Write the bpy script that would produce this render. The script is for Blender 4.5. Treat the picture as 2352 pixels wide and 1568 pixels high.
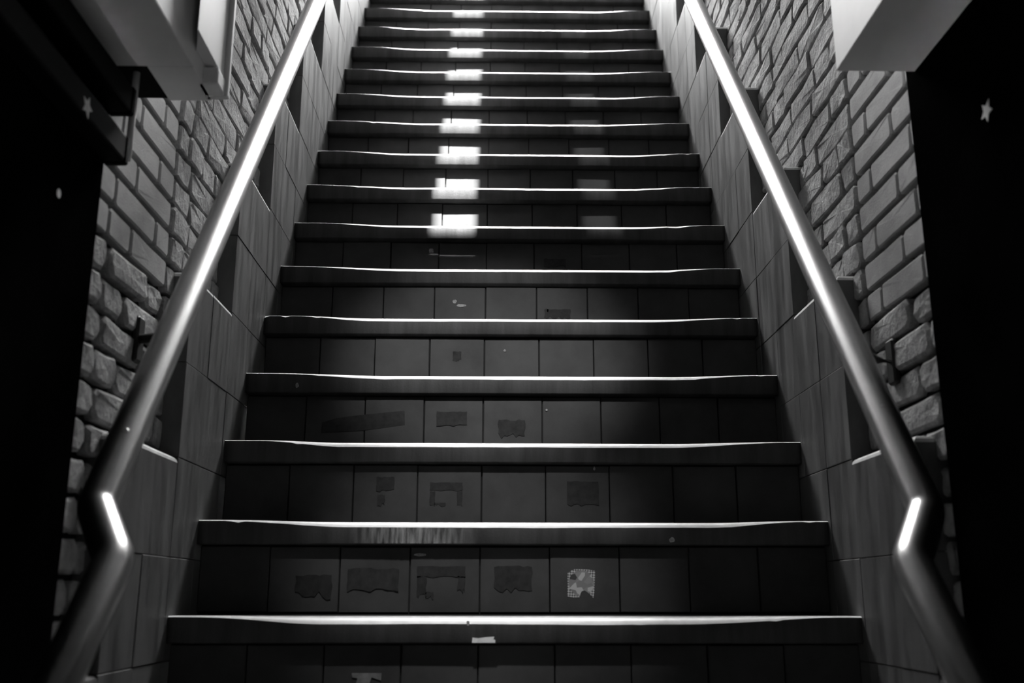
import bpy, bmesh, math, random
from mathutils import Vector, Matrix, noise

for o in list(bpy.data.objects):
    bpy.data.objects.remove(o, do_unlink=True)
SC = bpy.context.scene
COL = SC.collection

# ------------------------------------------------------------------ camera
G, R = 0.1609, 0.2022            # going and rise of one step
HW = 0.70                        # half width of the stair
PITCH, YAW, ROLL = 0.24986, 0.01557, 0.00095
cam_d = bpy.data.cameras.new('camera')
cam_d.sensor_width = 36.0
cam_d.lens = 35.0
cam_d.clip_start = 0.02
cam_d.dof.use_dof = True
cam_d.dof.focus_distance = 2.75
cam_d.dof.aperture_fstop = 3.2
cam = bpy.data.objects.new('camera', cam_d)
COL.objects.link(cam)
fw = Vector((math.sin(YAW) * math.cos(PITCH), math.cos(YAW) * math.cos(PITCH), math.sin(PITCH)))
rt = Vector((math.cos(YAW), -math.sin(YAW), 0))
up = rt.cross(fw)
rt, up = math.cos(ROLL) * rt + math.sin(ROLL) * up, -math.sin(ROLL) * rt + math.cos(ROLL) * up
m = Matrix((rt, up, -fw)).transposed().to_4x4()
m.translation = Vector((-0.0422, -2.0810, 0.0400))
cam.matrix_world = m
SC.camera = cam

# ------------------------------------------------------------------ world, sun, exposure
SC.view_settings.view_transform = 'Standard'
SC.view_settings.look = 'None'
SC.view_settings.gamma = 1.0
SC.view_settings.use_curve_mapping = False
SC.view_settings.exposure = 0.0
world = bpy.data.worlds.new('overcast_sky')
world.use_nodes = True
SC.world = world
bg = world.node_tree.nodes['Background']
bg.inputs[0].default_value = (1, 1, 1, 1)
bg.inputs[1].default_value = 70.0

HALL_FILL, SPOT_W = 6.0, (44.0, 62.0)                       # added fill tubes and ceiling spots, out of view
ROOF_Y, ROOF_Z, SLOPE = -0.42, 1.30, R / G          # sloping soffit over the flight
def roof_z(y):
    return ROOF_Z + SLOPE * (y - ROOF_Y)
K0, K1 = -7, 17
TOP_Y, TOP_Z = K1 * G, K1 * R

sun_d = bpy.data.lights.new('sun', 'SUN')
sun_d.energy = 250.0
sun_d.angle = math.radians(1.2)
sun = bpy.data.objects.new('sun', sun_d)
COL.objects.link(sun)
se = math.radians(57)
sun.rotation_euler = Vector((0.0, math.cos(se), -math.sin(se))).to_track_quat('-Z', 'Y').to_euler()
sun.location = (0, -3, 8)

por_d = bpy.data.lights.new('sky_opening_portal', 'AREA')
por_d.shape = 'RECTANGLE'
por_d.size, por_d.size_y = 1.46, roof_z(TOP_Y) - TOP_Z
por_d.cycles.is_portal = True
por = bpy.data.objects.new('sky_opening_portal', por_d)
COL.objects.link(por)
por.location = (0, TOP_Y + 0.25, (roof_z(TOP_Y) + TOP_Z) / 2)
por.rotation_euler = (math.radians(-90), 0, 0)       # shines towards -Y

# ------------------------------------------------------------------ materials
def mat(name, col, rough=0.6, metal=0.0, spec=0.5, var=0.0, vscale=8.0, vstretch=(1, 1, 1),
        bump=0.0, bscale=60.0, bdist=0.004, rvar=0.0):
    ma = bpy.data.materials.new(name)
    ma.use_nodes = True
    nt = ma.node_tree
    b = nt.nodes['Principled BSDF']
    b.inputs['Base Color'].default_value = (col, col, col, 1)
    b.inputs['Roughness'].default_value = rough
    b.inputs['Metallic'].default_value = metal
    b.inputs['Specular IOR Level'].default_value = spec
    geo = nt.nodes.new('ShaderNodeNewGeometry')
    if var > 0 or rvar > 0:
        mp = nt.nodes.new('ShaderNodeMapping')
        mp.inputs['Scale'].default_value = vstretch
        nt.links.new(geo.outputs['Position'], mp.inputs['Vector'])
        n = nt.nodes.new('ShaderNodeTexNoise')
        n.inputs['Scale'].default_value = vscale
        n.inputs['Detail'].default_value = 6
        n.inputs['Roughness'].default_value = 0.62
        nt.links.new(mp.outputs[0], n.inputs['Vector'])
        mr = nt.nodes.new('ShaderNodeMapRange')
        mr.inputs[1].default_value = 0.3
        mr.inputs[2].default_value = 0.7
        mr.inputs[3].default_value = col * (1 - var)
        mr.inputs[4].default_value = col * (1 + var)
        nt.links.new(n.outputs['Fac'], mr.inputs[0])
        nt.links.new(mr.outputs[0], b.inputs['Base Color'])
        if rvar > 0:
            m2 = nt.nodes.new('ShaderNodeMapRange')
            m2.inputs[1].default_value = 0.3
            m2.inputs[2].default_value = 0.7
            m2.inputs[3].default_value = rough - rvar
            m2.inputs[4].default_value = rough + rvar
            nt.links.new(n.outputs['Fac'], m2.inputs[0])
            nt.links.new(m2.outputs[0], b.inputs['Roughness'])
    if bump > 0:
        n2 = nt.nodes.new('ShaderNodeTexNoise')
        n2.inputs['Scale'].default_value = bscale
        n2.inputs['Detail'].default_value = 8
        n2.inputs['Roughness'].default_value = 0.6
        nt.links.new(geo.outputs['Position'], n2.inputs['Vector'])
        bp = nt.nodes.new('ShaderNodeBump')
        bp.inputs['Strength'].default_value = bump
        bp.inputs['Distance'].default_value = bdist
        nt.links.new(n2.outputs['Fac'], bp.inputs['Height'])
        nt.links.new(bp.outputs[0], b.inputs['Normal'])
    return ma

M = {}
M['stone'] = mat('dark_step_stone', 0.062, 0.62, spec=0.3, var=0.35, vscale=9, vstretch=(3.0, 1, 0.35), bump=0.35, bscale=160, bdist=0.002)
M['worn'] = mat('worn_edge_with_glint', 0.8, 0.32, var=0.12, vscale=30, bump=0.12, bscale=200, bdist=0.001)  # real wear, painted much paler to stand in for the sky glint
M['tile'] = mat('riser_tile', 0.055, 0.6, spec=0.3, var=0.3, vscale=7, bump=0.15, bscale=120, bdist=0.001)
M['grout'] = mat('dark_grout', 0.012, 0.9)
M['dado'] = mat('dado_tile', 0.10, 0.5, var=0.42, vscale=12, vstretch=(1, 2.6, 0.4), bump=0.2, bscale=130, bdist=0.0012, rvar=0.12)
M['edge'] = mat('bullnose_painted_glint', 0.75, 0.4, var=0.2, vscale=30)  # painted paler than its tile to stand in for light from above
M['brick'] = mat('rough_brick', 0.38, 0.9, spec=0.2, var=0.3, vscale=30, bump=1.0, bscale=85, bdist=0.006)
M['brick_smooth'] = mat('smooth_brick', 0.36, 0.85, spec=0.2, var=0.15, vscale=14, bump=0.45, bscale=220, bdist=0.002)
M['mortar'] = mat('recessed_mortar', 0.02, 0.95, spec=0.1, var=0.3, vscale=30, bump=0.6, bscale=150)
M['white'] = mat('white_paint', 0.85, 0.55, var=0.05, vscale=6, bump=0.08, bscale=300, bdist=0.001)
M['gloss_white'] = mat('gloss_white_paint', 0.7, 0.22)
M['black'] = mat('black_paint', 0.0025, 0.8, spec=0.0, var=0.5, vscale=6, bump=0.1, bscale=200, bdist=0.001)
M['duct'] = mat('dark_duct_metal', 0.0018, 0.6, spec=0.03, var=0.3, vscale=9)
M['steel'] = mat('brushed_steel', 0.50, 0.30, metal=1.0, var=0.06, vscale=20)
M['iron'] = mat('dark_iron', 0.05, 0.5, metal=0.6, bump=0.2, bscale=200, bdist=0.001)
M['bright'] = mat('bare_zinc', 0.7, 0.3, metal=1.0)
M['concrete'] = mat('grey_concrete', 0.22, 0.85, var=0.25, vscale=4, bump=0.3, bscale=90)
M['soffit'] = mat('low_bounce_soffit', 0.03, 0.9)  # unseen soffit kept dark to limit bounce onto the risers
M['plaster'] = mat('pale_plaster', 0.3, 0.9, var=0.1, vscale=3)
M['paper'] = mat('white_vinyl', 0.92, 0.6, var=0.2, vscale=60)
M['residue'] = mat('glue_residue', 0.022, 0.8, var=0.5, vscale=60)

# ------------------------------------------------------------------ helpers
def link(name, me, ma=None, parent=None, loc=None, smooth=False):
    o = bpy.data.objects.new(name, me)
    COL.objects.link(o)
    if ma is not None and len(me.materials) == 0:
        me.materials.append(ma)
    if parent is not None:
        o.parent = parent
    if loc is not None:
        o.location = loc
    if smooth:
        for p in me.polygons:
            p.use_smooth = True
    return o

def tag(o, label, cat=None, group=None, kind=None):
    if label: o['label'] = label
    if cat: o['category'] = cat
    if group: o['group'] = group
    if kind: o['kind'] = kind
    return o

def empty(name, loc):
    o = bpy.data.objects.new(name, None)
    o.empty_display_size = 0.1
    COL.objects.link(o)
    o.location = loc
    return o

def from_bm(name, bm):
    bmesh.ops.recalc_face_normals(bm, faces=bm.faces)
    me = bpy.data.meshes.new(name)
    bm.to_mesh(me)
    bm.free()
    return me

def add_box(bm, x0, x1, y0, y1, z0, z1, mtx=None, bev=0.0, seg=1):
    vs = [bm.verts.new(v) for v in ((x0, y0, z0), (x1, y0, z0), (x1, y1, z0), (x0, y1, z0),
                                    (x0, y0, z1), (x1, y0, z1), (x1, y1, z1), (x0, y1, z1))]
    fs = [bm.faces.new([vs[i] for i in f]) for f in
          ((0, 3, 2, 1), (4, 5, 6, 7), (0, 1, 5, 4), (1, 2, 6, 5), (2, 3, 7, 6), (3, 0, 4, 7))]
    if bev > 0:
        es = list({e for f in fs for e in f.edges})
        r = bmesh.ops.bevel(bm, geom=es, offset=bev, segments=seg, affect='EDGES', profile=0.6)
        vs = list({v for f in r['faces'] for v in f.verts} | {v for v in vs if v.is_valid})
    if mtx is not None:
        bmesh.ops.transform(bm, matrix=mtx, verts=[v for v in vs if v.is_valid])

def box_mesh(name, *a, **k):
    bm = bmesh.new()
    add_box(bm, *a, **k)
    return from_bm(name, bm)

def tube_mesh(name, pts, rad, n=28, caps=True):
    bm = bmesh.new()
    P = [Vector(p) for p in pts]
    rings = []
    for i, p in enumerate(P):
        t0 = (P[i] - P[i - 1]).normalized() if i > 0 else (P[1] - P[0]).normalized()
        t1 = (P[i + 1] - P[i]).normalized() if i < len(P) - 1 else t0
        t = (t0 + t1).normalized()
        a = Vector((1, 0, 0))
        if abs(t.dot(a)) > 0.9:
            a = Vector((0, 1, 0))
        u = t.cross(a).normalized()
        w = t.cross(u).normalized()
        c = max(0.5, t.dot(t1))
        bis = (t1 - t0)
        ring = []
        for j in range(n):
            an = 2 * math.pi * j / n
            d = u * math.cos(an) + w * math.sin(an)
            if bis.length > 1e-4:
                bn = bis.normalized()
                d = d + bn * (d.dot(bn)) * (1 / c - 1)
            ring.append(bm.verts.new(p + d * rad))
        rings.append(ring)
    for a, b in zip(rings, rings[1:]):
        for j in range(n):
            bm.faces.new((a[j], a[(j + 1) % n], b[(j + 1) % n], b[j]))
    if caps:
        bm.faces.new(rings[0]); bm.faces.new(rings[-1][::-1])
    return from_bm(name, bm)

def plate_mesh(name, outline, th):
    """flat piece with its outline in local XZ, facing local -Y, th thick"""
    bm = bmesh.new()
    f = [bm.verts.new((x, -th, z)) for x, z in outline]
    b = [bm.verts.new((x, 0, z)) for x, z in outline]
    n = len(f)
    bm.faces.new(f)
    bm.faces.new(b[::-1])
    for i in range(n):
        bm.faces.new((f[i], f[(i + 1) % n], b[(i + 1) % n], b[i]))
    bm.normal_update()
    bmesh.ops.triangulate(bm, faces=[fc for fc in bm.faces if len(fc.verts) > 4])
    return from_bm(name, bm)

# ------------------------------------------------------------------ staircase
stair = tag(empty('staircase', (0, K0 * G, K0 * R)),
            'steep dark stone staircase with worn nosings and tiled risers between the brick walls', 'staircase')
SO = Vector((0, K0 * G, K0 * R))
NOSE, OVER = 0.053, 0.030

def sstep(a, b, x):
    t = min(1, max(0, (x - a) / (b - a)))
    return t * t * (3 - 2 * t)

def tread_mesh(k):
    rnd = random.Random(k + 50)
    bm = bmesh.new()
    nx = 96
    a_l, b_l = -0.64 + rnd.uniform(-.03, .03), -0.36 + rnd.uniform(-.05, .05)
    a_r, b_r = 0.66 + rnd.uniform(-.02, .03), 0.38 + rnd.uniform(-.06, .06)
    rows = []
    for i in range(nx + 1):
        x = -HW + 2 * HW * i / nx
        w = sstep(a_l, b_l, x) * sstep(a_r, b_r, x)
        wear = 0.0022 + 0.0105 * w * (0.88 + 0.12 * noise.noise((x * 3, k * 1.7, 0)))
        nz = noise.noise((x * 22, k * 3.1, 1.0))
        chip = max(0, nz - 0.30) * 0.014 * (1.15 - w)
        wear += chip + 0.0006 * noise.noise((x * 9, k, 4))
        j = 0.0010 * noise.noise((x * 6, k * 2.3, 9.0))
        dip = 0.0045 * w
        prof = [(G + 0.055, 0.0), (0.06, -dip * .15), (wear * 1.02 + .003, -dip), (wear * .45 + .001, -dip - wear * .42), (0.0, -dip - wear),
                (0.0005, -NOSE + 0.003), (0.003, -NOSE), (G + 0.055, -NOSE)]
        rows.append([bm.verts.new((x, y + (j if n in (2, 3, 4) else 0), z)) for n, (y, z) in enumerate(prof)])
    for a, b in zip(rows, rows[1:]):
        for n in range(len(a) - 1):
            f = bm.faces.new((a[n], b[n], b[n + 1], a[n + 1]))
            if n in (2, 3) or (n == 1 and k <= 1): f.material_index = 1  # low treads carry the painted glint band a little further back
        bm.faces.new((a[-1], b[-1], b[0], a[0]))
    bm.faces.new(rows[0]); bm.faces.new(rows[-1][::-1])
    for f in bm.faces: f.smooth = True
    for e in bm.edges:
        if len(e.link_faces) == 2 and (e.calc_face_angle(0) > math.radians(50) or e.link_faces[0].material_index != e.link_faces[1].material_index):
            e.smooth = False
    return from_bm('tread', bm)

TP = 0.1556
TILE_H = R - NOSE - 0.008
def tile_var(seed):
    bm = bmesh.new()
    add_box(bm, -TP / 2 + 0.0012, TP / 2 - 0.0012, 0, 0.012, 0, TILE_H, bev=0.0016)
    return from_bm('riser_tile_%d' % seed, bm)
TILE = tile_var(0)
TILE.materials.append(M['tile'])
riser_of = {}
rnd = random.Random(3)
for k in range(K0 + 1, K1 + 1):
    t = link('tread', tread_mesh(k), M['stone'], stair, Vector((0, k * G, k * R)) - SO)
    t.data.materials.append(M['worn'])
    ry = k * G + OVER
    rb = link('riser', box_mesh('riser_back', -HW, HW, 0.0105, 0.05, 0, R - NOSE), M['grout'], stair,
              Vector((0, ry, (k - 1) * R)) - SO)
    riser_of[k] = (rb, Vector((0, ry, (k - 1) * R)))
    for i in range(9):
        tl = bpy.data.objects.new('tile', TILE)
        COL.objects.link(tl)
        tl.parent = rb
        tl.location = ((i - 4) * TP, rnd.uniform(-0.0012, 0.0008), 0.004 + rnd.uniform(-0.001, 0.001))
        tl.rotation_euler = (rnd.uniform(-.008, .008), rnd.uniform(-.004, .004), rnd.uniform(-.012, .012))

# ------------------------------------------------------------------ brick walls
BF = 0.740                        # brick face
MF = 0.760                        # mortar face
JAMB = {-1: -0.465, 1: -0.392}
VJ = -0.066                       # straight joint between pier and rough wall
PITCHZ = 0.0655
ZB0 = 0.332 - 12 * PITCHZ
WALL_END = TOP_Y + 0.3

def dado_top(y):
    i = math.floor((y + 0.016) / (2 * G)) + 1
    return 0.317 + 2 * R * i

def brick_variant(seed, L, H, rough):       # 0 smooth pier brick, 1 sharp rough brick, 2 rounded old brick
    rnd = random.Random(seed)
    bm = bmesh.new()
    c = min((0.005, 0.006, 0.012)[rough], L * .2)
    jit = (0.0012, 0.0042, 0.0035)[rough]
    hl, hh = L / 2, H / 2
    ol = []
    for sx, sy in ((-1, -1), (1, -1), (1, 1), (-1, 1)):
        a, b = (hl * sx, (hh - c) * sy), ((hl - c) * sx, hh * sy)
        pr = (a, b) if sx * sy > 0 else (b, a)
        if sx * sy > 0 and sx < 0: pr = (a, b)
        ol += list(pr)
        mids = {(-1, -1): (0, -hh), (1, 1): (0, hh)}
        if (sx, sy) in mids: ol.append(mids[(sx, sy)])
    out = [(u + rnd.uniform(-jit, jit), v + rnd.uniform(-jit, jit)) for u, v in ol]
    inset = (0.003, 0.0035, 0.006)[rough]
    d1 = (0.003, 0.004, 0.006)[rough]
    inn = [(u - math.copysign(min(inset, abs(u)), u), v - math.copysign(min(inset, abs(v)), v)) for u, v in out]
    back = [bm.verts.new((-0.03, u, v)) for u, v in out]
    rim = [bm.verts.new((-d1, u, v)) for u, v in out]
    fr = [bm.verts.new((rnd.uniform(-.0028, .0012) if rough else rnd.uniform(-.0005, .0003), u, v)) for u, v in inn]
    n = len(out)
    for A, B in ((back, rim), (rim, fr)):
        for i in range(n):
            bm.faces.new((A[i], A[(i + 1) % n], B[(i + 1) % n], B[i]))
    cv = bm.verts.new((rnd.uniform(-.0012, .0012) if rough else 0, rnd.uniform(-.02, .02) * L / .2, rnd.uniform(-.006, .006)))
    for i in range(n):
        bm.faces.new((fr[i], fr[(i + 1) % n], cv))
    bmesh.ops.recalc_face_normals(bm, faces=bm.faces)
    me = bpy.data.meshes.new('brick_form')
    bm.to_mesh(me); bm.free()
    me.materials.append(M['brick'] if rough else M['brick_smooth'])
    return me

BH = PITCHZ - 0.012
FORMS = {}
for rough in (0, 1, 2):
    hh = BH + (0.000, 0.0035, 0.001)[rough]
    FORMS[('s', rough)] = [brick_variant(i * 7 + rough * 100, 0.212, hh, rough) for i in range(5 + 3 * (rough == 1))]
    FORMS[('h', rough)] = [brick_variant(i * 11 + 40 + rough * 100, 0.100, hh, rough) for i in range(4 + 2 * (rough == 1))]
LEN = {'s': 0.212, 'h': 0.100}

def wall(side):
    name = 'wall_left' if side < 0 else 'wall_right'
    jb = JAMB[side]
    rnd = random.Random(11 + side)
    # mortar body follows the stair slope
    bm = bmesh.new()
    z_lo = -1.5
    pts = [(jb, z_lo), (WALL_END, TOP_Z - 0.6), (WALL_END, roof_z(WALL_END) + .1), (jb, roof_z(jb) + .1)]
    x0, x1 = (MF, MF + 0.22) if side > 0 else (-MF - 0.22, -MF)
    va = [bm.verts.new((x0, y, z)) for y, z in pts]
    vb = [bm.verts.new((x1, y, z)) for y, z in pts]
    bm.faces.new(va); bm.faces.new(vb[::-1])
    for i in range(4):
        bm.faces.new((va[i], va[(i + 1) % 4], vb[(i + 1) % 4], vb[i]))
    w = link(name, from_bm(name, bm), M['mortar'])
    tag(w, 'rough brick side wall with deep joints on the %s of the stairs' % ('left' if side < 0 else 'right'), kind='structure')
    bricks = []
    nrow = int((roof_z(WALL_END) - ZB0) / PITCHZ)
    for j in range(nrow):
        zc = ZB0 + (j + 0.5) * PITCHZ
        def put(y0, y1, rough, dz=0.0):
            yc, ln = (y0 + y1) / 2, y1 - y0
            if ln < 0.025: return
            z = zc + dz
            if z + PITCHZ / 2 < dado_top(y0 + 0.01) - 0.02 and z + PITCHZ / 2 < dado_top(y1 - 0.01) - 0.02: return
            if z > roof_z(yc) - 0.02 or z < 0 and y0 > -.3: return
            kind = 's' if ln > 0.15 else 'h'
            bricks.append((yc, z, ln, kind, rough))
        # pier
        if j % 2:
            cuts = [jb - 0.0, -0.282 + rnd.uniform(-.006, .006), VJ - 0.004]
            if cuts[1] - jb > 0.14: cuts.insert(1, jb + 0.075)
        else:
            cuts = [jb, -0.372 if jb < -.45 else jb + 0.0, -0.160 + rnd.uniform(-.006, .006), VJ - 0.004]
            if jb >= -.45: cuts = [jb, -0.357 + 0, -0.152, VJ - 0.004]
        smooth_row = zc > (0.66 if side < 0 else 0.60)
        for a, b in zip(cuts, cuts[1:]):
            put(a + 0.004, b - 0.006, 0 if smooth_row else 2)
        # rough wall beyond
        y = VJ + 0.010
        if rnd.random() < .5:
            put(y, y + 0.05 + rnd.random() * .05, 1); y = bricks[-1][0] + bricks[-1][2] / 2 + 0.012 if bricks and bricks[-1][1] == zc else y + 0.08
        while y < WALL_END - 0.05:
            ln = 0.212 if rnd.random() < .62 else 0.100
            ln *= rnd.uniform(.93, 1.05)
            put(y, min(y + ln, WALL_END), 1, rnd.uniform(-.003, .003))
            y += ln + rnd.uniform(.005, .010)
    cx, cy, cz = -0.0422, -2.081, 0.04
    def shown(b):
        dy, dz = b[0] - cy, b[1] - cz
        el = math.degrees(math.atan2(dz, dy))
        return (0 if el < 36 else 1, dy)
    bricks.sort(key=shown)
    for n, (yc, z, ln, kind, rough) in enumerate(bricks[:300]):
        o = bpy.data.objects.new('brick', rnd.choice(FORMS[(kind, rough)]))
        COL.objects.link(o)
        o.parent = w
        rr = 0.005 if rough else 0.001
        o.location = (side * (BF + rnd.uniform(-rr, rr * .5)), yc, z)
        o.rotation_euler = (rnd.uniform(-.02, .02) if rough else 0, rnd.uniform(-.03, .03) if rough else 0,
                            (math.pi if side > 0 else 0) + (rnd.uniform(-.02, .02) if rough else 0))
        o.scale = (1, ln / LEN[kind], rnd.uniform(.95, 1.03) if rough else 1)
    rest = bricks[300:]
    if rest:
        bm = bmesh.new()
        for (yc, z, ln, kind, rough) in rest:
            xa, xb = (BF, MF) if side > 0 else (-MF, -BF)
            add_box(bm, xa, xb, yc - ln / 2, yc + ln / 2, z - BH / 2, z + BH / 2)
        o = link('brickwork', from_bm('brickwork', bm), M['brick'], w)
        o['kind'] = 'stuff'
    return w
wall_l, wall_r = wall(-1), wall(1)

# ------------------------------------------------------------------ stepped dado of large tiles
def dado(side, name):
    rnd = random.Random(77 + side)
    root = empty(name, (side * 0.72, -0.34, 0))
    tag(root, 'stepped dado of smooth grey tiles along the foot of the %s brick wall' % ('left' if side < 0 else 'right'), kind='structure')
    ro = Vector(root.location)
    n0, n1 = -1, 9
    jb = JAMB[side] + 0.001
    # solid backing blocks (grout) just behind the tile faces
    for i in range(n0, n1 + 1):
        zt = 0.317 + 2 * R * i
        y1 = -0.016 + 2 * G * i
        y0 = y1 - 2 * G
        yc = max(y0, jb)
        zb = zt - 1.25
        xa, xb = sorted((side * (HW + 0.010), side * (MF + 0.004)))
        b = link('dado_core', box_mesh('dado_core', xa, xb, yc + 0.008, y1 + 0.006, zb, zt - 0.006), M['grout'], root, -ro)
        # tiles: columns one going wide, courses one rise high
        for c in range(2):
            ya = y0 + c * G
            yb = ya + G
            if yb < jb + 0.01: continue
            ya = max(ya, jb)
            z = zt
            row = 0
            while z > zt - 1.15:
                first = row == 0
                bm = bmesh.new()
                za = z - R
                bev = 0.009 if first else 0.0015
                d = rnd.uniform(-.0010, .0010)
                x_in, x_out = HW + d, (MF if (first or c == 0) else HW + 0.016)
                xa, xb = sorted((side * x_in, side * x_out))
                ys, ye = ya + 0.0003, yb - 0.0003
                vs0 = len(bm.verts)
                add_box(bm, xa, xb, ys, ye, za + 0.001, z - (0 if first else 0.001))
                if first:
                    es = [e for e in bm.edges if all(abs(v.co.z - z) < 1e-5 for v in e.verts)
                          and (all(abs(v.co.x - side * x_in) < 1e-5 for v in e.verts)
                               or (c == 0 and all(abs(v.co.y - ys) < 1e-5 for v in e.verts)))]
                    for f in bmesh.ops.bevel(bm, geom=es, offset=0.012, segments=3, affect='EDGES', profile=0.5)['faces']:
                        f.material_index = 1
                else:
                    es = [e for e in bm.edges if all(abs(v.co.x - side * x_in) < 1e-5 for v in e.verts)]
                    bmesh.ops.bevel(bm, geom=es, offset=0.0009, segments=1, affect='EDGES')
                me = from_bm('dado_tile', bm)
                t = link('tile', me, M['dado'], root, -ro)
                me.materials.append(M['edge'] if i >= 0 else M['dado'])
                z -= R
                row += 1
    return root
dado_l, dado_r = dado(-1, 'trim_1'), dado(1, 'trim_2')

# ------------------------------------------------------------------ passage shell
FLOOR_Z = K0 * R
BACK_Y = -3.6
MOUTH_Y = -1.65
HALL = 2.2
for side, nm in ((-1, 'wall_left_lower'), (1, 'wall_right_lower')):
    xa, xb = sorted((side * 0.728, side * 0.95))
    o = link(nm, box_mesh(nm, xa, xb, MOUTH_Y, JAMB[side], FLOOR_Z - .1, ROOF_Z + .1, bev=0.003), M['black'])
    tag(o, 'black painted panel wall on the %s in front of the brickwork' % ('left' if side < 0 else 'right'), kind='structure')
o = link('floor', box_mesh('floor', -HALL - .1, HALL + .1, BACK_Y - .1, (K0 + 1) * G + 0.05, FLOOR_Z - 0.2, FLOOR_Z), M['concrete'])
tag(o, 'grey concrete floor at the foot of the stairs', kind='structure')
o = link('floor_upper', box_mesh('floor_upper', -1.2, 1.2, TOP_Y + G + .05, TOP_Y + 4, TOP_Z - 0.25, TOP_Z), M['concrete'])
tag(o, 'grey concrete landing at the head of the stairs', kind='structure')
o = link('ceiling', box_mesh('ceiling', -HALL - .1, HALL + .1, BACK_Y - .1, ROOF_Y, ROOF_Z, ROOF_Z + 0.15), M['plaster'])
tag(o, 'flat passage ceiling in front of the flight', kind='structure')
o = link('wall_back', box_mesh('wall_back', -HALL - .1, HALL + .1, BACK_Y - .12, BACK_Y, FLOOR_Z - .2, ROOF_Z + .15), M['plaster'])
tag(o, 'end wall of the hall behind the foot of the stairs', kind='structure')
for side, nm in ((-1, 'left'), (1, 'right')):
    xa, xb = sorted((side * 0.94, side * (HALL + .1)))
    o = link('wall_front_' + nm, box_mesh('wall_front', xa, xb, MOUTH_Y, MOUTH_Y + .12, FLOOR_Z - .1, ROOF_Z + .1), M['plaster'])
    tag(o, 'hall wall beside the %s of the stair mouth' % nm, kind='structure')
    xa, xb = sorted((side * HALL, side * (HALL + .12)))
    o = link('wall_hall_' + nm, box_mesh('wall_hall', xa, xb, BACK_Y, MOUTH_Y + .12, FLOOR_Z - .1, ROOF_Z + .1), M['plaster'])
    tag(o, 'end wall at the %s of the hall' % nm, kind='structure')

# sloping soffit with two narrow slits added to shape the sun stripes
SL = math.atan(SLOPE)
LEN_R = (TOP_Y + 0.25 - ROOF_Y) / math.cos(SL)
rm = Matrix.Translation((0, ROOF_Y, ROOF_Z)) @ Matrix.Rotation(SL, 4, 'X')
S0 = (0.30 - ROOF_Y) / math.cos(SL)
SLITS = [(-0.262, -0.118), (0.255, 0.365)]
bm = bmesh.new()
xs = [-0.98, SLITS[0][0], SLITS[0][1], SLITS[1][0], SLITS[1][1], 0.98]
add_box(bm, -0.98, 0.98, 0, S0, 0, 0.03, rm)
for a, b in ((xs[0], xs[1]), (xs[2], xs[3]), (xs[4], xs[5])):
    add_box(bm, a, b, S0, LEN_R, 0, 0.03, rm)
for a, b in SLITS:
    for e in (a - 0.02, b):
        add_box(bm, e, e + 0.02, S0 - .02, LEN_R, 0.03, 0.55, rm)  # deep dark shaft sides cut the sky light through each slit
    add_box(bm, a, b, S0 - .02, S0, 0.03, 0.55, rm)
    add_box(bm, a, b, LEN_R - .02, LEN_R, 0.03, 0.55, rm)
o = link('ceiling_slope', from_bm('ceiling_slope', bm), M['soffit'])
tag(o, 'sloping soffit above the flight with two narrow slits added for the sun stripes', kind='structure')

for n, (t, lab) in enumerate(((.25, 'added filter pane over the left hand light slit'), (.009, 'added dense filter pane over the right hand light slit'))):
    ma = bpy.data.materials.new('light_filter'); ma.use_nodes = True  # added panes dim the sun and sky passing each slit
    nt = ma.node_tree; nt.nodes.remove(nt.nodes['Principled BSDF'])
    tr = nt.nodes.new('ShaderNodeBsdfTransparent'); tr.inputs[0].default_value = (t, t, t, 1)
    nt.links.new(tr.outputs[0], nt.nodes['Material Output'].inputs[0])
    bm = bmesh.new()
    a, b = SLITS[n]
    vs = [bm.verts.new(rm @ Vector(p)) for p in ((a - .01, S0 - .01, .56), (b + .01, S0 - .01, .56), (b + .01, LEN_R - .005, .56), (a - .01, LEN_R - .005, .56))]
    bm.faces.new(vs)
    o = link('filter_pane_%d' % (n + 1), from_bm('filter_pane', bm), ma)
    tag(o, lab, kind='structure')

# ------------------------------------------------------------------ white beams
bl = empty('ceiling_beam', (-0.66, -0.34, 0.957))
tag(bl, 'white painted beam with a cover plate at the top left of the stairs', 'beam')
lo = -Vector(bl.location)
bm = bmesh.new()
add_box(bm, -0.735, -0.588, MOUTH_Y + 0.01, -0.465, 0.957, ROOF_Z - 0.001, bev=0.002)
add_box(bm, -0.672, -0.588, -0.466, -0.338, 0.957, ROOF_Z + 0.05, bev=0.002)
link('beam_body', from_bm('beam_body', bm), M['white'], bl, lo)
link('shade_block', box_mesh('shade_block', -0.7385, -0.673, -0.464, -0.339, 0.962, ROOF_Z + .05), M['duct'], bl, lo)  # added dark block, blackens the gap and shades the pier below
# cover plate with a mitred end
bm = bmesh.new()
pl = [(-0.588, -0.458), (-0.588, -0.36), (-0.565, -0.36), (-0.565, -0.528)]
a = [bm.verts.new((x, y, 0.995)) for x, y in pl]
b = [bm.verts.new((x, y, ROOF_Z - .002)) for x, y in pl]
bm.faces.new(a); bm.faces.new(b[::-1])
for i in range(4): bm.faces.new((a[i], a[(i + 1) % 4], b[(i + 1) % 4], b[i]))
link('cover_plate', from_bm('cover_plate', bm), M['white'], bl, lo)
link('end_flange', box_mesh('end_flange', -0.60, -0.556, -0.358, -0.342, 0.957, ROOF_Z + .05, bev=0.004, seg=2), M['white'], bl, lo)
link('flange_foot', box_mesh('flange_foot', -0.60, -0.561, -0.408, -0.357, 0.957, 0.990, bev=0.004, seg=2), M['white'], bl, lo)

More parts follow.
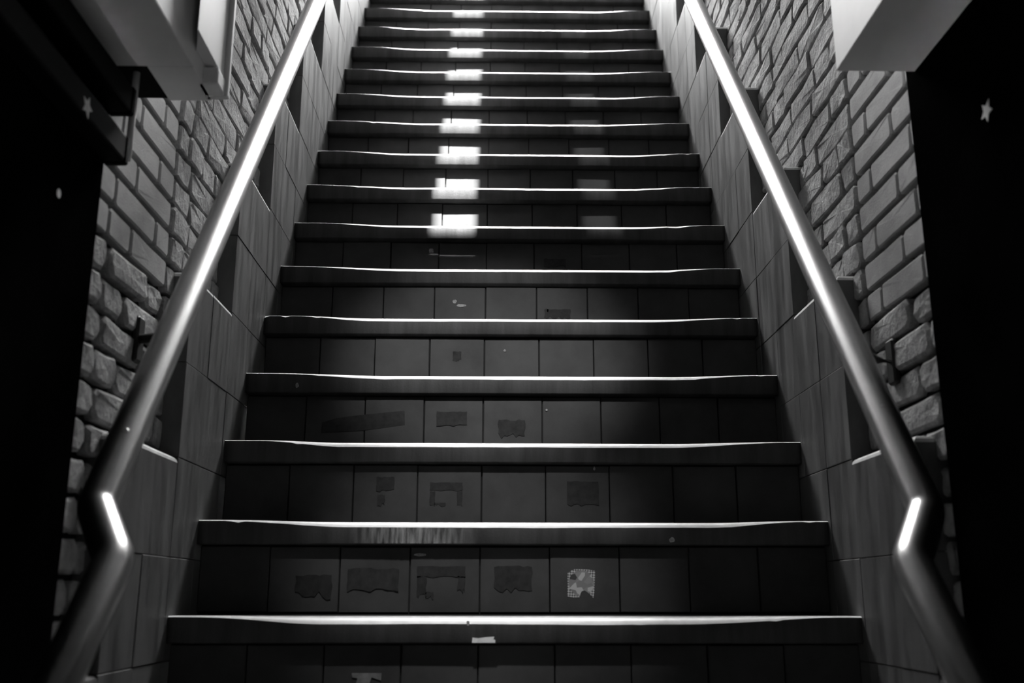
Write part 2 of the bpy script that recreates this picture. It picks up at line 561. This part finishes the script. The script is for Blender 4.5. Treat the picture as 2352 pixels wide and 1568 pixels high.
br = empty('ceiling_beam', (0.66, -0.43, 0.98))
tag(br, 'plain white painted beam at the top right of the stairs', 'beam')
link('beam_body', box_mesh('beam_body', 0.583, 0.732, MOUTH_Y + 0.01, -0.43, 0.98, ROOF_Z - 0.001, bev=0.002), M['white'], br, -Vector(br.location))

# ------------------------------------------------------------------ dark ducts on the left
def duct(z0, z1, x0, x1, label, yend):
    d = empty('wall_duct', ((x0 + x1) / 2, yend, z0))
    tag(d, label, 'duct', 'dark ducts on the left wall')
    lo = -Vector(d.location)
    link('duct_body', box_mesh('duct_body', x0, x1, MOUTH_Y + 0.02, yend, z0, z1, bev=0.006, seg=2), M['duct'], d, lo)
    link('end_cap', box_mesh('end_cap', x0 - .0015, x1 + .0015, yend - 0.012, yend + 0.004, z0 - .0015, z1 + .0015, bev=0.003), M['duct'], d, lo)
    return d
duct(0.862, 0.912, -0.728, -0.688, 'upper of the two dark ducts under the left white beam', -0.463)
d2 = duct(0.768, 0.818, -0.728, -0.690, 'lower dark duct on the left black wall with a white star on it', -0.463)
cp = link('conduit', tube_mesh('conduit', [(-0.700, -0.436, 0.961), (-0.700, -0.436, 0.815), (-0.701, -0.434, 0.802), (-0.705, -0.428, 0.792)], 0.0066, 14), M['gloss_white'], smooth=True)
tag(cp, 'short pale vertical conduit behind the two dark ducts under the left white beam', 'pipe')

# ------------------------------------------------------------------ handrails
RS = 1.268
def handrail(side):
    nm = 'left' if side < 0 else 'right'
    X = 0.598 if side > 0 else -0.612
    y0 = -0.594 if side > 0 else -0.640
    z0 = 0.162
    X2 = X - side * 0.062
    p = [(X, TOP_Y - .1, z0 + RS * (TOP_Y - .1 - y0)), (X, y0, z0)]
    low = Vector((X2, y0 - 0.0785, z0 - 0.076))
    end = Vector((X2, -1.35, low.z + 1.05 * (-1.35 - low.y)))
    h = empty('handrail', (X, y0, z0 - 0.8))
    tag(h, 'polished steel tube handrail kinked near its lower end on the %s of the stairs' % nm, 'handrail')
    lo = -Vector(h.location)
    rail_z = lambda y: z0 + RS * (y - y0)
    # rounded kinks
    def fillet(a, b, c, r, n=4):
        a, b, c = Vector(a), Vector(b), Vector(c)
        s, e = b + (a - b).normalized() * r, b + (c - b).normalized() * r
        return [s * (1 - t) ** 2 + b * 2 * t * (1 - t) + e * t ** 2 for t in [i / n for i in range(n + 1)]]
    path = [Vector(p[0])] + fillet(p[0], p[1], low, 0.014) + fillet(p[1], low, end, 0.014) + [end]
    link('tube', tube_mesh('rail_tube', path, 0.027, 32), M['steel'], h, lo, smooth=True)
    for yb in ((-0.180, 1.75, 2.3) if side > 0 else (-0.20, 1.75, 2.3)):
        zr = rail_z(yb)
        zw = zr - 0.20
        ya = yb - 0.17
        b = link('bracket', tube_mesh('bracket_arm', [(side * (BF + .005), yb, zw), (side * (BF - .045), yb - .02, zw), (X + side * .02, ya, rail_z(ya) - 0.01)], 0.0095, 12),
                 M['iron'], h, lo, smooth=True)
        link('wall_plate', box_mesh('wall_plate', *sorted((side * (BF - .008), side * (BF + .006))), yb - .018, yb + .018, zw - 0.045, zw + 0.045, bev=0.004), M['iron'], b)
    # screw on top of the tube
    ys = -0.556 if side < 0 else -0.462
    nrm = Vector((-side * 0.25, -0.75, 0.45)).normalized()
    c = Vector((X, ys, rail_z(ys))) + nrm * 0.0268
    bm = bmesh.new()
    bmesh.ops.create_cone(bm, cap_ends=True, segments=14, radius1=0.007 if side < 0 else .004, radius2=0.004 if side < 0 else .002, depth=0.003,
                          matrix=Matrix.Translation(c) @ nrm.to_track_quat('Z', 'Y').to_matrix().to_4x4())
    link('screw', from_bm('screw', bm), M['bright'], h, lo)
    return h
handrail(-1); handrail(1)

# ------------------------------------------------------------------ added fill lights out of view
def emit(name, e):
    ma = bpy.data.materials.new(name); ma.use_nodes = True
    nt = ma.node_tree
    nt.nodes.remove(nt.nodes['Principled BSDF'])
    em = nt.nodes.new('ShaderNodeEmission')
    em.inputs[1].default_value = e
    nt.links.new(em.outputs[0], nt.nodes['Material Output'].inputs[0])
    return ma
M['fill_glow'] = emit('fill_tube', HALL_FILL)
for side, nm in ((-1, 'left'), (1, 'right')):  # unseen lamps added for faint ambient fill
    x = side * 1.45
    l = empty('fill_lamp', (x, BACK_Y, -0.7))
    tag(l, 'added upright fill light on the hall end wall, %s of the stair axis' % nm, 'lamp', 'added fill lamps')
    link('housing', box_mesh('lamp_housing', -.11, .11, 0.0, .04, 0, 1.7, bev=.005), M['white'], l)
    link('tube', tube_mesh('lamp_tube', [(0, .075, .05), (0, .075, 1.65)], .028, 16), M['fill_glow'], l, smooth=True)
# two small unseen spotlights added under the passage ceiling to brighten the risers
for nm, SPP, aim, w, ang in (('lower', Vector((-0.14, -0.80, ROOF_Z - 0.07)), Vector((-0.08, 0.20, 0.10)), SPOT_W[0], 36),
                             ('upper', Vector((-0.02, -0.80, ROOF_Z - 0.07)), Vector((-0.06, 0.68, 0.66)), SPOT_W[1], 36)):
    sp_d = bpy.data.lights.new('spotlight_beam', 'SPOT')
    sp_d.energy = w
    sp_d.spot_size = math.radians(ang)
    sp_d.spot_blend = 0.8
    sp_d.shadow_soft_size = 0.03
    sl = empty('fill_spotlight', SPP)
    tag(sl, 'small added fill spotlight in the passage aimed at the %s steps' % nm, 'lamp', 'added fill spotlights')
    sp = bpy.data.objects.new('spotlight_beam', sp_d)
    COL.objects.link(sp); sp.parent = sl
    sp.rotation_euler = (aim - SPP).to_track_quat('-Z', 'Y').to_euler()
    bm = bmesh.new()
    bmesh.ops.create_cone(bm, cap_ends=False, segments=20, radius1=.045, radius2=.04, depth=.08)
    ho = link('lamp_housing', from_bm('spot_housing', bm), M['iron'], sl)
    ho.rotation_euler = sp.rotation_euler
    link('stem', box_mesh('stem', -.008, .008, -.008, .008, .03, .07), M['iron'], sl)

# ------------------------------------------------------------------ stickers and marks
def star_outline(r, r2, sx=1.0, sz=1.0, rot=0.0):
    return [(sx * (r if i % 2 == 0 else r2) * math.sin(math.pi * i / 5 + rot), sz * (r if i % 2 == 0 else r2) * math.cos(math.pi * i / 5 + rot)) for i in range(10)]
for side, X, y, z, rot, lab in ((1, 0.728, -0.662, 0.781, math.pi, 'white star sticker on the right black wall'),
                                (-1, -0.690, -0.641, 0.786, 0.25, 'white star sticker on the lower dark duct at the left')):
    o = link('star_sticker', plate_mesh('star_sticker', star_outline(0.019, 0.009, rot=rot), 0.0006), M['paper'])
    o.location = (X, y, z)
    o.rotation_euler = (0, 0, -math.pi / 2 if side > 0 else math.pi / 2)
    tag(o, lab, 'sticker', 'star stickers')
o = link('dot_sticker', plate_mesh('dot_sticker', [(0.007 * math.cos(a / 12 * 6.283), 0.0075 * math.sin(a / 12 * 6.283)) for a in range(12)], 0.0006), M['paper'])
o.location = (-0.728, -0.62, 0.648)
o.rotation_euler = (0, 0, math.pi / 2)
tag(o, 'small white dot sticker on the left black wall below the dark ducts', 'sticker')

rnd = random.Random(21)
def jag(x0, x1, z0, z1, j, nb=9, notch=None):
    """ragged rectangle, roughest along its lower edge"""
    pts = []
    for i in range(nb + 1):
        pts.append((x0 + (x1 - x0) * i / nb, z0 + rnd.uniform(-j, j * 2.2)))
    for i in range(1, 4):
        pts.append((x1 + rnd.uniform(-j, j) * .5, z0 + (z1 - z0) * i / 4))
    for i in range(nb + 1):
        pts.append((x1 - (x1 - x0) * i / nb, z1 + rnd.uniform(-j, j) * .5))
    for i in range(1, 4):
        pts.append((x0 + rnd.uniform(-j, j) * .5, z1 - (z1 - z0) * i / 4))
    return pts

for k, x0, x1, z0, z1, j in ((1, -.370, -.257, .049, .098, .004), (1, -.046, .038, .049, .103, .004), (1, -.485, -.406, .036, .084, .006),
                             (2, -.333, -.290, .285, .319, .002), (2, -.329, -.312, .250, .276, .003), (2, .130, .206, .252, .310, .002),
                             (3, -.200, -.120, .472, .510, .002), (3, -.037, .032, .442, .488, .005),
                             (4, -.168, -.143, .684, .712, .003), (6, .110, .181, 1.073, 1.103, .003), (5, .101, .181, .855, .886, .004)):
    rb, base = riser_of[k]
    link('glue_residue', plate_mesh('glue_residue', jag(x0, x1, z0, z1, j), 0.0009), M['residue'], rb, Vector((0, base.y - .0012, 0)) - base)
# ring shaped residues and a slanted tape mark
for k, pieces in ((1, ((-.217, -.110, .080, .103, .002), (-.217, -.196, .036, .081, .004), (-.197, -.180, .034, .048, .003), (-.127, -.110, .048, .081, .004))),
                  (2, ((-.203, -.124, .284, .306, .002), (-.203, -.190, .249, .285, .002), (-.191, -.165, .249, .258, .003), (-.137, -.124, .249, .285, .002)))):
    rb, base = riser_of[k]
    for x0, x1, z0, z1, j in pieces:
        link('glue_residue', plate_mesh('glue_residue', jag(x0, x1, z0, z1, j, 6), 0.0009), M['residue'], rb, Vector((0, base.y - .0012, 0)) - base)
rb, base = riser_of[3]
link('glue_residue', plate_mesh('glue_residue', [(-.502, .452), (-.39, .459), (-.283, .474), (-.285, .512), (-.40, .500), (-.46, .492), (-.500, .480)], 0.0009),
     M['residue'], rb, Vector((0, base.y - .0012, 0)) - base)

# torn patterned sticker on the riser: chequered rim, mottled grey middle
ma = bpy.data.materials.new('chequered_print'); ma.use_nodes = True
nt = ma.node_tree; b = nt.nodes['Principled BSDF']; b.inputs['Roughness'].default_value = .6
tc = nt.nodes.new('ShaderNodeTexCoord')
def N(t, **k):
    n = nt.nodes.new(t)
    for a, v in k.items(): setattr(n, a, v)
    return n
mp = N('ShaderNodeMapping'); mp.inputs['Rotation'].default_value = (0, math.radians(42), 0)
ck = N('ShaderNodeTexChecker'); ck.inputs['Scale'].default_value = 260
ck.inputs['Color1'].default_value = (.55, .55, .55, 1); ck.inputs['Color2'].default_value = (.10, .10, .10, 1)
nt.links.new(tc.outputs['Object'], mp.inputs[0]); nt.links.new(mp.outputs[0], ck.inputs[0])
vo = N('ShaderNodeTexVoronoi'); vo.inputs['Scale'].default_value = 75
nt.links.new(tc.outputs['Object'], vo.inputs['Vector'])
rp = N('ShaderNodeValToRGB'); rp.color_ramp.interpolation = 'CONSTANT'
e = rp.color_ramp.elements
e[0].color = (.22, .22, .22, 1); e[1].position = .45; e[1].color = (.26, .26, .26, 1)
for p, v in ((.62, .5), (.78, .05), (.88, .3)):
    q = e.new(p); q.color = (v, v, v, 1)
nt.links.new(vo.outputs['Color'], rp.inputs[0])
ln = N('ShaderNodeVectorMath', operation='LENGTH'); nt.links.new(tc.outputs['Object'], ln.inputs[0])
gt = N('ShaderNodeMath', operation='GREATER_THAN'); gt.inputs[1].default_value = .028; nt.links.new(ln.outputs['Value'], gt.inputs[0])
mx = N('ShaderNodeMix', data_type='RGBA')
nt.links.new(gt.outputs[0], mx.inputs['Factor']); nt.links.new(rp.outputs[0], mx.inputs[6]); nt.links.new(ck.outputs[0], mx.inputs[7])
nt.links.new(mx.outputs[2], b.inputs['Base Color'])
M['cheque'] = ma
out = [(-.032, -.028), (-.018, -.031), (-.004, -.030), (-.002, -.022), (.001, -.017), (.008, -.016), (.015, -.021), (.022, -.027), (.026, -.032),
       (.029, -.018), (.030, 0), (.031, .012), (.031, .027), (.018, .029), (0, .030), (-.015, .030), (-.022, .028), (-.025, .024), (-.030, .024), (-.031, .012), (-.031, -.005)]
o = link('torn_sticker', plate_mesh('torn_sticker', out, 0.0008), M['cheque'])
o.location = (.1475, G + OVER - .0014, .0670)
tag(o, 'torn square sticker with a chequered border on a lower riser', 'sticker')
out = [(-.030, .018), (.030, .018), (.029, .004), (.022, .006), (.010, .010), (.006, -.004), (.0, -.03), (-.030, -.03), (-.024, -.012), (-.018, .008), (-.029, .010)]
o = link('torn_sticker', plate_mesh('torn_sticker', out, 0.0008), mat('grey_vinyl', .22, .6, var=.4, vscale=50))
o.location = (-.301, OVER - .0014, -.129)
tag(o, 'torn plain pale sticker remnant on the lowest riser in view', 'sticker')
o = link('tape_label', plate_mesh('tape_label', [(-.023, -.006), (.024, -.006), (.024, -.0005), (.020, .001), (.022, .006), (.006, .005), (-.010, .003), (-.022, .004)], 0.0008), M['paper'])
o.location = (-.0665, -.0003, -.0455)
tag(o, 'small strip of white tape on the front edge of the lowest step in view', 'label')

def blob(r, n=11, sx=1.0, sz=1.0):
    return [(sx * r * rnd.uniform(.7, 1.15) * math.cos(i / n * 6.283), sz * r * rnd.uniform(.7, 1.15) * math.sin(i / n * 6.283)) for i in range(n)]
M['splash'] = mat('pale_paint_fleck', .35, .7, var=.4, vscale=120)
def mark(k, x, z, r, on_nose=False, sx=1.0, sz=1.0):
    rb, base = riser_of[k]
    y = k * G - .0002 if on_nose else base.y - .0014
    link('paint_fleck', plate_mesh('paint_fleck', blob(r, sx=sx, sz=sz), .0007), M['splash'], rb, Vector((x, y, z)) - base)
mark(1, .348, .160, .0062, True); mark(3, -.565, .573, .005, True, 1, 1.4); mark(5, -.172, .908, .007); mark(5, -.150, .896, .009, False, 2.0, .6)
mark(6, -.258, 1.128, .009); mark(2, .197, .341, .004, False, .7, 1.3); mark(1, -.212, .128, .008, False, 2, .5); mark(5, .112, .882, .004, False, .6, 1.6)
mark(3, .09, .515, .003); mark(4, -.02, .716, .004); mark(0, -.098, -.014, .005, True, .7, 1.2)

# streaky lamp highlight painted onto the nosing of one step
ma = bpy.data.materials.new('streaky_painted_glint'); ma.use_nodes = True
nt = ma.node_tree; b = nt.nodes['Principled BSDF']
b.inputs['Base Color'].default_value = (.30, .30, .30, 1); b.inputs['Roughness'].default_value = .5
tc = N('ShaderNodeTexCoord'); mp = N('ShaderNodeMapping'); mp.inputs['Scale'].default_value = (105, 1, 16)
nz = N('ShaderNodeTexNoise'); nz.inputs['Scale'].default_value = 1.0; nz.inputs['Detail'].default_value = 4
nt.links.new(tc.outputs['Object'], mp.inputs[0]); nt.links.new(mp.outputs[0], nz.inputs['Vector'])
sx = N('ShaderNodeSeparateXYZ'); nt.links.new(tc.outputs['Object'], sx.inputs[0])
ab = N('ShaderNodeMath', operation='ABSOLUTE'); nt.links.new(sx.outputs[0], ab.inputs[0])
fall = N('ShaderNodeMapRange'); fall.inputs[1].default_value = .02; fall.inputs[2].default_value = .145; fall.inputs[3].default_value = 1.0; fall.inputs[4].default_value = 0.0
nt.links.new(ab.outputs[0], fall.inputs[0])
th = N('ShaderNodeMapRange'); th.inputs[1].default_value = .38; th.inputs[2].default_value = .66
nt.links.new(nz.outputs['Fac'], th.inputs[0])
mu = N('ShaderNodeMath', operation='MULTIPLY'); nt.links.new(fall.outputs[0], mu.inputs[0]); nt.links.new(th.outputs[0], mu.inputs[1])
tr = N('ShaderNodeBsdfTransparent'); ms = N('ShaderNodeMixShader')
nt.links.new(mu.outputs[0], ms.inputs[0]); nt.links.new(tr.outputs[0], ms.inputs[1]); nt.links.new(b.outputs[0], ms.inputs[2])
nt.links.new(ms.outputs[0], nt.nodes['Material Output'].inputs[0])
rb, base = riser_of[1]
link('painted_glint', plate_mesh('painted_glint', [(-.15, -.018), (.15, -.018), (.15, .0165), (-.15, .0165)], .0004), ma, rb, Vector((-.225, G - .0003, .1695)) - base)
